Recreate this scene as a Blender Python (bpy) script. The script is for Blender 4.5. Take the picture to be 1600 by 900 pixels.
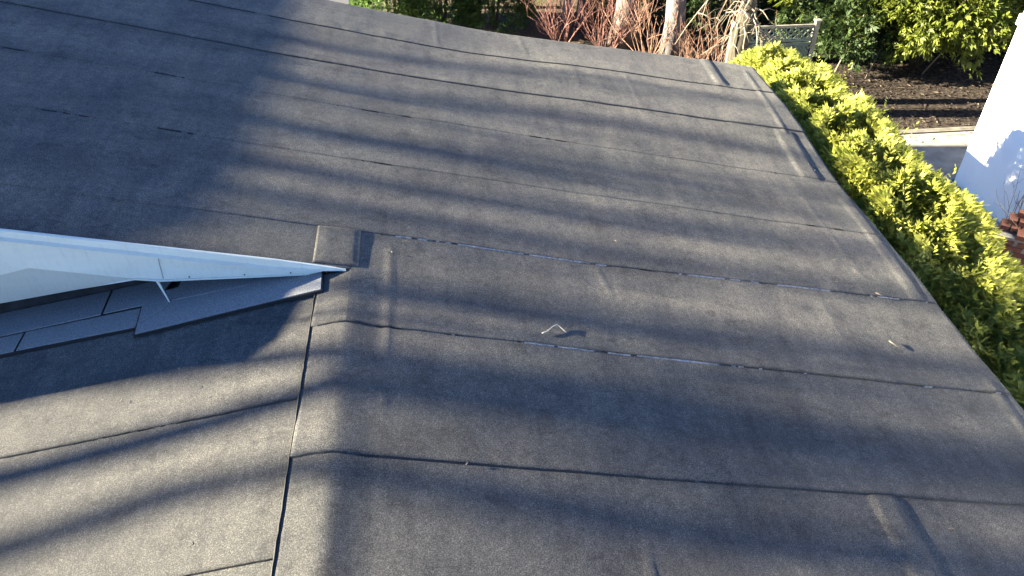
import bpy, math, random
import numpy as np
from mathutils import Vector, Matrix
random.seed(7); rng = np.random.default_rng(7)
R = math.radians
scene = bpy.context.scene
for o in list(bpy.data.objects): bpy.data.objects.remove(o)
col = scene.collection

# ------------------------------------------------------------------ camera, sky, sun, exposure
ZR = 3.8                                   # height of the roof ridge above the ground
cam_d = bpy.data.cameras.new('camera'); cam = bpy.data.objects.new('camera', cam_d); col.objects.link(cam)
cam_d.sensor_width = 36.0; cam_d.lens = 36.0*1194/1600; cam_d.clip_start = 0.05; cam_d.clip_end = 500
cam.location = (0.585, 0, ZR+2.8)
cam.rotation_euler = (R(90-38.5), 0, R(-6.0))
scene.camera = cam
SUN = Vector((1, -0.10, -0.335)).normalized()          # the way the light travels
el = math.asin(-SUN.z); az = math.atan2(-SUN.x, -SUN.y)
world = bpy.data.worlds.new('World'); scene.world = world; world.use_nodes = True
wn = world.node_tree.nodes; wl = world.node_tree.links
sky = wn.new('ShaderNodeTexSky'); sky.sky_type = 'NISHITA'; sky.sun_disc = False
sky.sun_elevation = el; sky.sun_rotation = az; sky.ozone_density = 4.0; sky.air_density = 0.52; sky.dust_density = 0.0; sky.altitude = 2000
wl.new(sky.outputs['Color'], wn['Background'].inputs['Color']); wn['Background'].inputs['Strength'].default_value = 0.05
sun_d = bpy.data.lights.new('sun', 'SUN'); sun_d.energy = 5.0; sun_d.angle = R(0.53); sun_d.color = (1.0, 0.89, 0.66)
sun = bpy.data.objects.new('sun', sun_d); col.objects.link(sun)
sun.rotation_euler = SUN.to_track_quat('-Z', 'Y').to_euler(); sun.location = (-20, 8, 20)
vs = scene.view_settings; vs.view_transform = 'Standard'; vs.look = 'None'; vs.gamma = 1.0; vs.use_curve_mapping = False
vs.exposure = 3.85

# ------------------------------------------------------------------ helpers
def tag(o, label=None, cat=None, group=None, kind=None):
    if label: o['label'] = label
    if cat: o['category'] = cat
    if group: o['group'] = group
    if kind: o['kind'] = kind
    return o
def empty(name, loc=(0,0,0), rz=0):
    o = bpy.data.objects.new(name, None); col.objects.link(o); o.location = loc; o.rotation_euler = (0,0,rz)
    o.empty_display_size = 0.2
    return o
def link(name, me, parent=None, loc=None):
    o = bpy.data.objects.new(name, me); col.objects.link(o)
    if parent: o.parent = parent
    if loc is not None: o.location = loc
    return o
class MB:
    def __init__(s): s.v = []; s.f = []
    def add(s, vs, fs):
        b = len(s.v); s.v += [tuple(p) for p in vs]; s.f += [tuple(i+b for i in f) for f in fs]
    def box(s, c, d, rot=None):
        x, y, z = d[0]/2, d[1]/2, d[2]/2
        P = [Vector(p) for p in ((-x,-y,-z),(x,-y,-z),(x,y,-z),(-x,y,-z),(-x,-y,z),(x,-y,z),(x,y,z),(-x,y,z))]
        if rot is not None: P = [rot @ p for p in P]
        s.add([p+Vector(c) for p in P], [(3,2,1,0),(4,5,6,7),(0,1,5,4),(1,2,6,5),(2,3,7,6),(3,0,4,7)])
    def prism(s, top, depth):               # polygon (list of 3-D points) pushed along the vector depth
        n = len(top); d = Vector(depth); T = [Vector(p) for p in top]; B = [p+d for p in T]
        s.add(T+B, [tuple(range(n)), tuple(range(2*n-1, n-1, -1))]+[(i, n+i, n+(i+1) % n, (i+1) % n) for i in range(n)])
    def tube(s, pts, rad, n=6):
        pts = [Vector(p) for p in pts]; m = len(pts); vs = []; fs = []
        up = Vector((0.31, 0.22, 0.93))
        for i, p in enumerate(pts):
            t = (pts[min(i+1, m-1)]-pts[max(i-1, 0)]).normalized()
            a = t.cross(up)
            if a.length < 1e-3: a = t.cross(Vector((1,0,0)))
            a.normalize(); b = t.cross(a); r = rad[i] if hasattr(rad, '__len__') else rad
            for k in range(n):
                q = 2*math.pi*k/n; vs.append(p+a*(r*math.cos(q))+b*(r*math.sin(q)))
        for i in range(m-1):
            for k in range(n):
                fs.append((i*n+k, i*n+(k+1) % n, (i+1)*n+(k+1) % n, (i+1)*n+k))
        fs.append(tuple(range(n-1, -1, -1))); fs.append(tuple((m-1)*n+k for k in range(n)))
        s.add(vs, fs)
    def mesh(s, name, mat, smooth=False):
        me = bpy.data.meshes.new(name); me.from_pydata(s.v, [], s.f); me.materials.append(mat)
        if smooth: me.polygons.foreach_set('use_smooth', [True]*len(me.polygons))
        me.update(); return me
    def build(s, name, mat, parent=None, smooth=False, loc=None):
        return link(name, s.mesh(name, mat, smooth), parent, loc)
def bevel(o, w, seg=2):
    m = o.modifiers.new('bevel', 'BEVEL'); m.width = w; m.segments = seg; m.limit_method = 'ANGLE'; return o

# value noise in numpy
_T = rng.random((256, 256))
def vnoise(x, y):
    x = np.asarray(x, float); y = np.asarray(y, float)
    xi = np.floor(x).astype(int); yi = np.floor(y).astype(int); fx = x-xi; fy = y-yi
    fx = fx*fx*fx*(fx*(fx*6-15)+10); fy = fy*fy*fy*(fy*(fy*6-15)+10)
    g = lambda a, b: _T[a % 256, b % 256]
    return (g(xi,yi)*(1-fx)+g(xi+1,yi)*fx)*(1-fy)+(g(xi,yi+1)*(1-fx)+g(xi+1,yi+1)*fx)*fy - 0.5
def sstep(a, b, x):
    t = np.clip((x-a)/(b-a), 0, 1); return t*t*(3-2*t)

# ------------------------------------------------------------------ materials
def nmat(name):
    m = bpy.data.materials.new(name); m.use_nodes = True; nt = m.node_tree
    return m, nt, nt.nodes['Principled BSDF']
def noise_node(nt, scale, detail=3, rough=0.5, vec=None, dist=0):
    n = nt.nodes.new('ShaderNodeTexNoise'); n.inputs['Scale'].default_value = scale; n.inputs['Detail'].default_value = detail
    n.inputs['Roughness'].default_value = rough; n.inputs['Distortion'].default_value = dist
    if vec is not None: nt.links.new(vec, n.inputs['Vector'])
    return n.outputs['Fac']
def ramp(nt, fac, stops):
    r = nt.nodes.new('ShaderNodeValToRGB'); e = r.color_ramp.elements
    while len(e) < len(stops): e.new(0.5)
    for i, (p, c) in enumerate(stops): e[i].position = p; e[i].color = (*c, 1)
    nt.links.new(fac, r.inputs['Fac']); return r.outputs['Color']
def mixc(nt, fac, a, b, mode='MIX'):
    n = nt.nodes.new('ShaderNodeMix'); n.data_type = 'RGBA'; n.blend_type = mode
    for key, v in ((0, fac), (6, a), (7, b)):
        if hasattr(v, 'links'): nt.links.new(v, n.inputs[key])
        else: n.inputs[key].default_value = v if key == 0 else (*v, 1)
    return n.outputs[2]
def objvec(nt, scale=(1,1,1), kind='Object'):
    t = nt.nodes.new('ShaderNodeTexCoord'); mp = nt.nodes.new('ShaderNodeMapping'); mp.inputs['Scale'].default_value = scale
    nt.links.new(t.outputs[kind], mp.inputs['Vector']); return mp.outputs['Vector']
def bump(nt, b, h, strength, dist):
    n = nt.nodes.new('ShaderNodeBump'); n.inputs['Strength'].default_value = strength; n.inputs['Distance'].default_value = dist
    nt.links.new(h, n.inputs['Height'])
    if 'Normal' in b.inputs: nt.links.new(n.outputs['Normal'], b.inputs['Normal'])
    return n
def simple(name, c, rough=0.6, var=0.25, scale=6.0, spec=0.3, bs=0.0, bscale=80, kind='Object', stretch=(1,1,1), metal=0.0):
    m, nt, b = nmat(name); v = objvec(nt, stretch, kind)
    f = noise_node(nt, scale, 5, 0.6, v)
    lo = tuple(x*(1-var) for x in c); hi = tuple(min(1, x*(1+var)) for x in c)
    nt.links.new(ramp(nt, f, [(0.3, lo), (0.7, hi)]), b.inputs['Base Color'])
    b.inputs['Roughness'].default_value = rough; b.inputs['Specular IOR Level'].default_value = spec; b.inputs['Metallic'].default_value = metal
    if bs: bump(nt, b, noise_node(nt, bscale, 3, 0.6, v), bs, 0.01)
    return m

def membrane_mat():
    m, nt, b = nmat('granulated_roofing'); v = objvec(nt)
    gran = noise_node(nt, 175, 3, 0.75, v)
    gcol = ramp(nt, gran, [(0.31, (0.026, 0.027, 0.030)), (0.50, (0.075, 0.074, 0.074)), (0.68, (0.20, 0.195, 0.185))])
    mid = noise_node(nt, 26, 4, 0.65, v)
    big = noise_node(nt, 1.6, 5, 0.6, objvec(nt, (0.5, 1.4, 1)))
    c = mixc(nt, 1.0, gcol, ramp(nt, mid, [(0.25, (0.72, 0.72, 0.73)), (0.75, (1.22, 1.20, 1.16))]), 'MULTIPLY')
    c = mixc(nt, 1.0, c, ramp(nt, big, [(0.28, (0.68, 0.69, 0.72)), (0.50, (0.98, 0.98, 0.97)), (0.72, (1.30, 1.27, 1.20))]), 'MULTIPLY')
    st = noise_node(nt, 3.0, 5, 0.7, objvec(nt, (2.2, 0.5, 1)))
    c = mixc(nt, 1.0, c, ramp(nt, st, [(0.30, (0.74, 0.74, 0.78)), (0.5, (1, 1, 1)), (0.70, (1.22, 1.20, 1.15))]), 'MULTIPLY')
    worn = noise_node(nt, 7.0, 6, 0.72, objvec(nt, (0.7, 1.0, 1)), 0.8)
    c = mixc(nt, 1.0, c, ramp(nt, worn, [(0.36, (0.72, 0.72, 0.74)), (0.46, (1, 1, 1)), (0.60, (1.0, 1.0, 1.0)), (0.72, (1.25, 1.22, 1.16))]), 'MULTIPLY')
    tone = noise_node(nt, 0.8, 3, 0.5, v)
    c = mixc(nt, 1.0, c, ramp(nt, tone, [(0.35, (1.0, 0.985, 0.985)), (0.65, (0.985, 1.0, 0.975))]), 'MULTIPLY')
    nt.links.new(c, b.inputs['Base Color'])
    b.inputs['Roughness'].default_value = 0.92; b.inputs['Specular IOR Level'].default_value = 0.22
    b.inputs['Diffuse Roughness'].default_value = 1.0
    n1 = bump(nt, b, gran, 0.42, 0.005)
    return m
M = {}
M['roof'] = membrane_mat()
M['bitumen'] = simple('bitumen', (0.012, 0.012, 0.013), 0.45, 0.3, 60, 0.4, 0.3, 200)
M['sealant'] = simple('dried_sealant', (0.25, 0.245, 0.25), 0.7, 0.6, 45, 0.3, 0.3, 200)
M['shingle'] = simple('slate_shingle', (0.195, 0.20, 0.205), 0.9, 0.5, 150, 0.2, 0.35, 180)
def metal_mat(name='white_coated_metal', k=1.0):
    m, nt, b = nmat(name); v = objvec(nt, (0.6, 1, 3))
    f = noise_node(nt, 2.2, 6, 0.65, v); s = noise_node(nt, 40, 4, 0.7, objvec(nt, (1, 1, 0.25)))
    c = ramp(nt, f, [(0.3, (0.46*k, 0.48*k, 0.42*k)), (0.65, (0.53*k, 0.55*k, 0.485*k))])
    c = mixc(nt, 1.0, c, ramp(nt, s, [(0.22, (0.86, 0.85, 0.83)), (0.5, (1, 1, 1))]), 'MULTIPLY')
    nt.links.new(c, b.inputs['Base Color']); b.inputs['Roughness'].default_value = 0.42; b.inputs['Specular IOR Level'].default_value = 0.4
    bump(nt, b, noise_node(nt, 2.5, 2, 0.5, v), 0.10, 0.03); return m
M['white_metal'] = metal_mat(); M['panel_metal'] = metal_mat('shaded_coated_metal', 0.74)  # panel: same white coat, darkened to imitate the shade on it
M['white_paint'] = simple('white_painted_render', (0.80, 0.81, 0.81), 0.75, 0.04, 1.4, 0.25, 0.15, 60)
M['joint'] = simple('grey_joint', (0.20, 0.22, 0.23), 0.6, 0.2, 30)  # grey line where the trim sheets lap
M['dark_wood'] = simple('tarred_sheathing', (0.022, 0.021, 0.022), 0.85, 0.4, 14, 0.2, 0.2, 60)
M['screw'] = simple('screw_steel', (0.16, 0.17, 0.18), 0.5, 0.2, 80, 0.5, metal=0.6)
M['mulch'] = None
def ground_mat():
    m, nt, b = nmat('leafy_soil'); v = objvec(nt)
    a = noise_node(nt, 0.35, 5, 0.6, v); f = noise_node(nt, 24, 5, 0.75, v)
    soil = ramp(nt, f, [(0.28, (0.022, 0.016, 0.011)), (0.5, (0.055, 0.040, 0.028)), (0.72, (0.14, 0.105, 0.075))])
    grass = ramp(nt, f, [(0.3, (0.020, 0.030, 0.010)), (0.7, (0.075, 0.095, 0.030))])
    nt.links.new(mixc(nt, ramp(nt, a, [(0.50, (0,0,0)), (0.62, (1,1,1))]), soil, grass), b.inputs['Base Color'])
    b.inputs['Roughness'].default_value = 0.95; b.inputs['Specular IOR Level'].default_value = 0.15
    bump(nt, b, f, 0.8, 0.04); return m
M['ground'] = ground_mat()
def mulch_mat():
    m, nt, b = nmat('bark_mulch'); v = objvec(nt)
    vo = nt.nodes.new('ShaderNodeTexVoronoi'); vo.inputs['Scale'].default_value = 22; nt.links.new(v, vo.inputs['Vector'])
    f = noise_node(nt, 30, 4, 0.7, v)
    c = mixc(nt, f, vo.outputs['Color'], (0.5, 0.5, 0.5))
    s = nt.nodes.new('ShaderNodeSeparateColor'); nt.links.new(c, s.inputs['Color'])
    nt.links.new(ramp(nt, s.outputs[0], [(0.3, (0.014, 0.010, 0.007)), (0.55, (0.029, 0.023, 0.019)), (0.8, (0.060, 0.049, 0.041))]), b.inputs['Base Color'])
    b.inputs['Roughness'].default_value = 0.95; b.inputs['Specular IOR Level'].default_value = 0.1
    bump(nt, b, s.outputs[0], 0.9, 0.04); return m
M['mulch'] = mulch_mat()
M['concrete'] = simple('worn_concrete', (0.23, 0.212, 0.185), 0.9, 0.35, 3.0, 0.2, 0.3, 70)
M['edging'] = simple('stained_edging', (0.13, 0.12, 0.10), 0.9, 0.4, 5.0, 0.2, 0.3, 70)
M['asphalt'] = simple('driveway_asphalt', (0.055, 0.056, 0.060), 0.9, 0.3, 30, 0.25, 0.4, 120)
M['chip'] = simple('bark_chip', (0.034, 0.027, 0.022), 0.95, 0.6, 9, 0.1)
M['litter'] = simple('dry_leaf', (0.080, 0.063, 0.044), 0.9, 0.4, 7, 0.15)
def bark(name, lo, hi, scale=9):
    m, nt, b = nmat(name); v = objvec(nt, (1.6, 1.6, 0.32))
    f = noise_node(nt, scale, 6, 0.7, v, 0.6)
    nt.links.new(ramp(nt, f, [(0.32, lo), (0.66, hi)]), b.inputs['Base Color'])
    b.inputs['Roughness'].default_value = 0.9; b.inputs['Specular IOR Level'].default_value = 0.15
    bump(nt, b, f, 0.8, 0.03); return m
M['bark_grey'] = bark('grey_bark', (0.065, 0.059, 0.060), (0.15, 0.139, 0.142))
M['bark_dark'] = bark('dark_bark', (0.055, 0.042, 0.036), (0.18, 0.145, 0.13))
M['bark_pale'] = bark('pale_bark', (0.25, 0.24, 0.22), (0.45, 0.43, 0.39))
M['bark_moss'] = bark('mossy_bark', (0.020, 0.019, 0.013), (0.068, 0.060, 0.043))
M['twig_pale'] = bark('pale_twig', (0.10, 0.086, 0.066), (0.225, 0.195, 0.155), 14)
M['twig_red'] = bark('red_twig', (0.105, 0.056, 0.042), (0.27, 0.165, 0.115), 14)
M['twig_dull'] = bark('dull_red_twig', (0.075, 0.035, 0.032), (0.23, 0.12, 0.10), 14)
M['twig_grey'] = bark('grey_twig', (0.10, 0.085, 0.075), (0.26, 0.22, 0.19), 14)
M['fence'] = simple('weathered_fence_wood', (0.085, 0.108, 0.092), 0.9, 0.35, 7, 0.2, 0.2, 40, stretch=(1, 1, 0.3))
M['fence_light'] = simple('pale_fence_wood', (0.155, 0.15, 0.118), 0.9, 0.3, 7, 0.2, 0.2, 40)
M['siding'] = simple('grey_siding', (0.20, 0.21, 0.225), 0.8, 0.2, 4, 0.25, 0.15, 30, stretch=(0.2, 1, 1))
M['mortar'] = simple('brick_mortar', (0.30, 0.27, 0.24), 0.95, 0.25, 30, 0.1, 0.3, 80)
def brick_mat():
    m, nt, b = nmat('red_brick'); v = objvec(nt)
    oi = nt.nodes.new('ShaderNodeObjectInfo')
    base = ramp(nt, oi.outputs['Random'], [(0.0, (0.10, 0.040, 0.029)), (0.5, (0.155, 0.064, 0.046)), (1.0, (0.20, 0.092, 0.066))])
    f = noise_node(nt, 30, 4, 0.7, v)
    nt.links.new(mixc(nt, 1.0, base, ramp(nt, f, [(0.3, (0.7, 0.7, 0.7)), (0.7, (1.2, 1.2, 1.2))]), 'MULTIPLY'), b.inputs['Base Color'])
    b.inputs['Roughness'].default_value = 0.9; b.inputs['Specular IOR Level'].default_value = 0.2
    bump(nt, b, f, 0.5, 0.01); return m
M['brick'] = brick_mat()
def leaf_mat(name, lo, hi, trans=0.45, scale=2.2):
    m = bpy.data.materials.new(name); m.use_nodes = True; nt = m.node_tree; nt.nodes.clear()
    out = nt.nodes.new('ShaderNodeOutputMaterial')
    v = objvec(nt); f = noise_node(nt, scale, 2, 0.6, v); g = noise_node(nt, 30, 3, 0.7, v)
    add = nt.nodes.new('ShaderNodeMath'); add.operation = 'ADD'; nt.links.new(f, add.inputs[0]); nt.links.new(g, add.inputs[1])
    hlf = nt.nodes.new('ShaderNodeMath'); hlf.operation = 'MULTIPLY'; nt.links.new(add.outputs[0], hlf.inputs[0]); hlf.inputs[1].default_value = 0.5
    c = ramp(nt, hlf.outputs[0], [(0.36, lo), (0.64, hi)])
    p = nt.nodes.new('ShaderNodeBsdfPrincipled'); nt.links.new(c, p.inputs['Base Color']); p.inputs['Roughness'].default_value = 0.55
    p.inputs['Specular IOR Level'].default_value = 0.3
    t = nt.nodes.new('ShaderNodeBsdfTranslucent'); nt.links.new(c, t.inputs['Color'])
    mx = nt.nodes.new('ShaderNodeMixShader'); mx.inputs[0].default_value = trans
    nt.links.new(p.outputs[0], mx.inputs[1]); nt.links.new(t.outputs[0], mx.inputs[2]); nt.links.new(mx.outputs[0], out.inputs['Surface'])
    return m
M['thuja'] = leaf_mat('arborvitae_leaf', (0.150, 0.185, 0.026), (0.410, 0.410, 0.090), 0.55)
M['yew'] = leaf_mat('dark_evergreen_leaf', (0.030, 0.066, 0.016), (0.095, 0.150, 0.036), 0.4)
M['deep_leaf'] = leaf_mat('deep_green_leaf', (0.012, 0.026, 0.008), (0.042, 0.066, 0.018), 0.3)  # darker green foliage of the low shrubs
M['laurel'] = leaf_mat('broad_evergreen_leaf', (0.045, 0.075, 0.012), (0.170, 0.190, 0.028), 0.45)

# ------------------------------------------------------------------ the setting: ground, beds, path
def sheet(name, poly, z, mat, kind='structure', label=None):
    b = MB(); b.prism([(x, y, z) for x, y in poly], (0, 0, -0.02)) if z > 0 else b.add([(x, y, z) for x, y in poly], [tuple(range(len(poly)))])
    o = b.build(name, mat); o['kind'] = kind
    return o
sheet('ground', [(-150,-150),(150,-150),(150,150),(-150,150)], 0.0, M['ground'])
sheet('mulch_bed', [(6.2,12.1),(16.5,12.1),(17.5,20.0),(4.0,19.0),(4.2,12.1)], 0.024, M['mulch'])
sheet('path', [(7.1,-2),(9.1,-2),(9.1,10.35),(15,10.35),(15,11.98),(7.1,11.98)], 0.03, M['concrete'])
sheet('path_edging', [(6.9,12.0),(15,12.0),(15,12.14),(6.9,12.14)], 0.05, M['edging'])
sheet('driveway', [(-9,15),(-1.45,15),(-1.45,40),(-9,40)], 0.024, M['asphalt'])

# ------------------------------------------------------------------ the house with its roof
house = tag(empty('house', (0,0,0)), 'low house under a dark grey rolled roof with a white trimmed step', 'house')
TR, TX, TL = math.tan(R(11.5)), math.tan(R(12.5)), math.tan(R(10))
XE = 4.24                                             # right eave
YK = 3.79                                             # the roof step: beyond it the right-hand plane goes on rising to the left
def und(x, y):                                        # slack waves of the old roof deck
    return (0.016*vnoise(x*0.55+3, y*0.7+9) + 0.010*vnoise(x*1.3+31, y*1.6+5) + 0.0045*vnoise(x*3.1+7, y*3.3+55)
            + 0.0016*vnoise(x*8.0+17, y*7.0+3) + 0.0030*vnoise(x*5.0+71, y*0.8+13)*np.clip(vnoise(x*0.6+5, y*0.9+41)*4+0.4, 0, 1)
            + 0.0013*vnoise(x*11.0+23, y*1.9+61)*np.clip(vnoise(x*0.9+15, y*1.3+81)*4+0.3, 0, 1))
PLAT = [  # raised laps and buckles under the felt: left edge x at y0 -> y1, width, height
    (2.69, 2.74, 0.9, 2.29, 0.150, 0.014), (3.60, 3.62, 7.55, 8.3, 0.11, 0.010),
    (3.98, 4.06, 6.55, 8.0, 0.05, 0.007), (3.87, 3.91, 5.80, 6.62, 0.19, 0.009),
    (4.04, 4.10, 4.10, 5.50, 0.11, 0.007), (4.06, 4.12, 2.6, 3.3, 0.06, 0.008), (3.70, 3.70, 4.3, 5.4, 0.03, 0.003),
    (0.205, 0.215, 2.7, 4.05, 0.03, 0.006), (2.85, 2.86, 4.5, 5.5, 0.012, 0.003),
    (1.85, 1.87, 7.0, 7.5, 0.02, 0.003), (1.98, 2.0, 7.0, 7.5, 0.02, 0.003), (2.55, 2.57, 6.9, 7.6, 0.02, 0.003),
    (1.62, 1.60, 3.85, 4.1, 0.03, 0.004), (1.35, 1.40, 1.2, 1.9, 0.025, 0.005), (3.0, 3.05, 1.3, 2.2, 0.02, 0.003),
    (0.62, 0.60, 7.72, 8.4, 0.02, 0.004), (1.55, 1.52, 7.72, 8.4, 0.02, 0.004), (3.2, 3.22, 3.5, 4.1, 0.02, 0.003)]
def feats(x, y):
    z = np.zeros_like(x)
    for xa, xb, y0, y1, w, hh in PLAT:
        t = np.clip((y-y0)/(y1-y0), 0, 1); xl = xa+(xb-xa)*t + 0.012*vnoise(y*2.5+xa*9, xa*7)
        g = sstep(y0-0.06, y0+0.05, y)*(1-sstep(y1-0.05, y1+0.06, y))
        e = 0.022
        z += hh*g*sstep(xl-e, xl+e, x)*(1-sstep(xl+w-e, xl+w+e, x))
    return z
def zroof(x, y, ext):
    sa = np.sqrt(x*x+0.022**2)-0.022
    near = -0.19*sa-0.0138*x-0.020*sstep(-0.10, 0.20, x)*(1-0.65*sstep(3.55, 3.85, y))-0.026*sstep(0.15, 1.8, x)
    k = sstep(3.95, 4.5, y)
    far = -np.where(x > 0, TR, TX)*x+0.004
    far = far+0.046*(x-0.9)*sstep(5.6, 7.3, y)*sstep(0.2, 2.2, x)
    if ext: near = np.where(x < 0, -TX*x, near)
    return near*(1-k)+far*k if ext else near
SEAM = [(-3.1,0.04),(-2.2,0.04),(-1.28,0.04),(-0.36,0.04),(0.55,0.04),(1.46,0.035),(2.38,0.033),(3.305,0.035),(4.19,0.025),(5.12,0.045),(5.98,0.045),(6.83,0.045),(7.68,0.05),(8.44,0.065)]
SN = len(SEAM)
def grid_piece(mb, xs, ynear, yfar, zf, lap, skirt=(1,1,1,1), lh=0.007):
    nx = len(xs); L = float(np.max(yfar-ynear)); ny = max(3, int(L/(0.022 if np.max(yfar) > 1 else 0.1)))
    u = np.linspace(0, 1, ny)
    X = np.repeat(xs[None,:], ny, 0); Y = ynear[None,:]+u[:,None]*(yfar-ynear)[None,:]
    dn = Y-lap[None,:]                               # distance from the sheet's own front edge
    Z = zf(X, Y)+und(X, Y)+feats(X, Y)+lh*(1-sstep(0.0, 0.45, dn))
    lm = float(lap.mean())                            # uneven puckers in the loose lap
    gate = np.clip(vnoise(X*0.8+lm*5.3, lm*3.1+0*X)*3.4+0.05, 0, 1)
    pk = vnoise(X*9.5+lm*7, Y*2.2+3)+0.7*vnoise(X*17+lm*3, Y*3.1+8)
    Z += gate*min(lh*0.7, 0.0058)*pk*np.exp(-((dn-0.05-0.05*vnoise(X*3, X*0+lm))/0.07)**2)
    V = np.stack([X, Y, Z+ZR], -1).reshape(-1, 3)
    idx = np.arange(nx*ny).reshape(ny, nx)
    F = np.stack([idx[:-1,:-1], idx[:-1,1:], idx[1:,1:], idx[1:,:-1]], -1).reshape(-1, 4)
    b = len(mb.v); mb.v += [tuple(p) for p in V]; mb.f += [tuple(q+b for q in r) for r in F.tolist()]
    rims = ((idx[0], skirt[0]), (idx[-1][::-1], skirt[1]), (idx[:,0][::-1], skirt[2]), (idx[:,-1], skirt[3]))
    for r, on in rims:
        if not on: continue
        r = r.tolist(); s0 = len(mb.v); dep = min(0.009, lh+0.002) if on == 1 else on
        mb.v += [(mb.v[b+i][0], mb.v[b+i][1], mb.v[b+i][2]-dep) for i in r]
        mb.f += [(s0+j, s0+j+1, b+r[j+1], b+r[j]) for j in range(len(r)-1)]
def xgrid(a, b, st): return np.linspace(a, b, max(2, int(round((b-a)/st))+1))
ZT = lambda ext: (lambda X, Y: zroof(X, Y, ext))
def bead(parent, name, mat, pts, thr, w, seed, hgt=0.006):
    """uneven squeezed-out ribbon along pts [(x,y,z)], broken where the noise is low"""
    mb = MB(); n = len(pts); prof = []
    for i, p in enumerate(pts):
        s = i*0.35
        q = float(vnoise(s*0.16+seed*3.7, seed*1.3))*2.0+0.9*float(vnoise(s*0.8+seed, 4.0+seed))+0.9*float(vnoise(s*2.3+seed, 14.0+seed))
        prof.append(max(0.0, min(1.0, (q-thr)*2.6)))
    t = Vector(pts[-1])-Vector(pts[0]); side = Vector((-t.y, t.x, 0)).normalized()
    run = []
    def flush():
        if len(run) < 2: run.clear(); return
        vs = []; fs = []
        for i, (p, k, j) in enumerate(run):
            P = Vector(p)+side*(0.004*float(vnoise(j*0.5, seed+9))); a = w*(0.25+0.75*k)
            vs += [P-side*a+Vector((0,0,-0.008)), P+Vector((0,0,hgt*(0.5+0.5*k))), P+side*a+Vector((0,0,-0.004))]
        for i in range(len(run)-1):
            fs += [(3*i,3*i+3,3*i+4,3*i+1),(3*i+1,3*i+4,3*i+5,3*i+2)]
        mb.add(vs, fs); run.clear()
    for i, p in enumerate(pts):
        if prof[i] > 0: run.append((p, prof[i], i))
        else: flush()
    flush()
    if mb.v: mb.build(name, mat, parent)['kind'] = 'stuff'
def seam_pts(x0, x1, s, ext, off=0.004):
    xs = np.arange(x0, x1, 0.02); ys = SEAM[s][0]-SEAM[s][1]*xs
    zs = zroof(xs, ys, ext)+und(xs, ys)+feats(xs, ys)+ZR+off
    return [(float(a), float(b_)-0.003, float(c)) for a, b_, c in zip(xs, ys, zs)]
for s in range(SN-1):
    (v0, k0), (v1, k1) = SEAM[s], SEAM[s+1]
    ov = 0.07 if s < SN-2 else 0.0
    mb = MB(); fine = v1 > 1.0
    st = 0.022 if fine else 0.12
    far_sk = 0.05 if s == SN-2 else 1
    lh = {2.38: 0.010, 3.305: 0.006, 4.19: 0.005, 5.12: 0.0014, 5.98: 0.0005, 6.83: 0.010, 7.68: 0.006}.get(v0, 0.007)
    def lim(xs): return v0-k0*xs, v1-k1*xs+ov
    if v1 < YK:                                       # wraps over the ridge onto the left slope
        xs = xgrid(-0.2, XE, st); a, b = lim(xs); grid_piece(mb, xs, a, b, ZT(False), a, (1, far_sk, 1, 0.05), lh)
    elif v0 > YK:
        xs = xgrid(-5.2, XE, st); a, b = lim(xs); grid_piece(mb, xs, a, b, ZT(True), a, (1, far_sk, 1, 0.05), lh)
    else:                                             # the sheet at the step
        xs = xgrid(0, XE, st); a, b = lim(xs); grid_piece(mb, xs, a, b, ZT(True), a, (1, 1, 0, 0.05), lh)
        xs = xgrid(-0.2, 0, st); a, b = lim(xs); grid_piece(mb, xs, a, a*0+YK, ZT(False), a, (1, 1, 1, 0), lh)
        xs = xgrid(-5.2, 0, st); a, b = lim(xs); grid_piece(mb, xs, a*0+YK, b, ZT(True), a, (1, 1, 1, 0), lh)
    o = mb.build('roofing_sheet', M['roof'], house, smooth=True)
    if v1 > 1.9:
        x0 = -0.2 if v0 < YK else (-5.1 if v0 > 4.5 else 0.06)
        style = {2.38: ('b', -0.9, 0.006), 3.305: ('s', 0, 0), 4.19: ('s', 1, 0), 5.12: ('b', 0.45, 0.0016), 5.98: ('b', 0.75, 0.0014), 6.83: ('b', -0.9, 0.0046), 7.68: ('b', -0.9, 0.0030)}.get(v0)
        if style:
            pts = seam_pts(x0, XE-0.02, s, v0 > YK)
            if style[0] == 'b': bead(o, 'bitumen_bead', M['bitumen'], pts, style[1], style[2], s)
            elif style[1] == 0:
                bead(o, 'bitumen_bead', M['bitumen'], pts, 0.0, 0.0048, s)
                bead(o, 'sealant_bead', M['sealant'], [(p[0], p[1]-0.002, p[2]+0.003) for p in pts[30:]], -0.05, 0.0038, s+40, 0.003)
            else:
                bead(o, 'bitumen_bead', M['bitumen'], pts, 0.22, 0.0028, s)
                bead(o, 'sealant_bead', M['sealant'], [(p[0], p[1]-0.002, p[2]+0.003) for p in pts[10:]], -0.18, 0.0038, s+50, 0.003)
# left slope
def zleft(X, Y): return TL*X-0.009+np.zeros_like(Y)
LS = [-3.1, -2.2, -1.28, -0.36, 0.02, 0.94, 1.87, 2.78, 4.05]
for s in range(len(LS)-1):
    xs = xgrid(-5.0, -0.14, 0.03 if LS[s+1] > 1 else 0.15); a = LS[s]+0*xs; b = LS[s+1]+(0.07 if s < len(LS)-2 else 0)+0*xs
    mb = MB(); grid_piece(mb, xs, a, b, zleft, a, (1, 1, 0.05, 1)); o = mb.build('roofing_sheet', M['roof'], house, smooth=True)
    if LS[s] > 1:
        xx = np.arange(-3.4, -0.2, 0.02); zz = zleft(xx, xx*0)+und(xx, xx*0+LS[s])+feats(xx, xx*0+LS[s])+ZR+0.004
        bead(o, 'bitumen_bead', M['bitumen'], [(float(p), LS[s]-0.003, float(q)) for p, q in zip(xx, zz)], -0.6, 0.0042, s+70)
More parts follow.
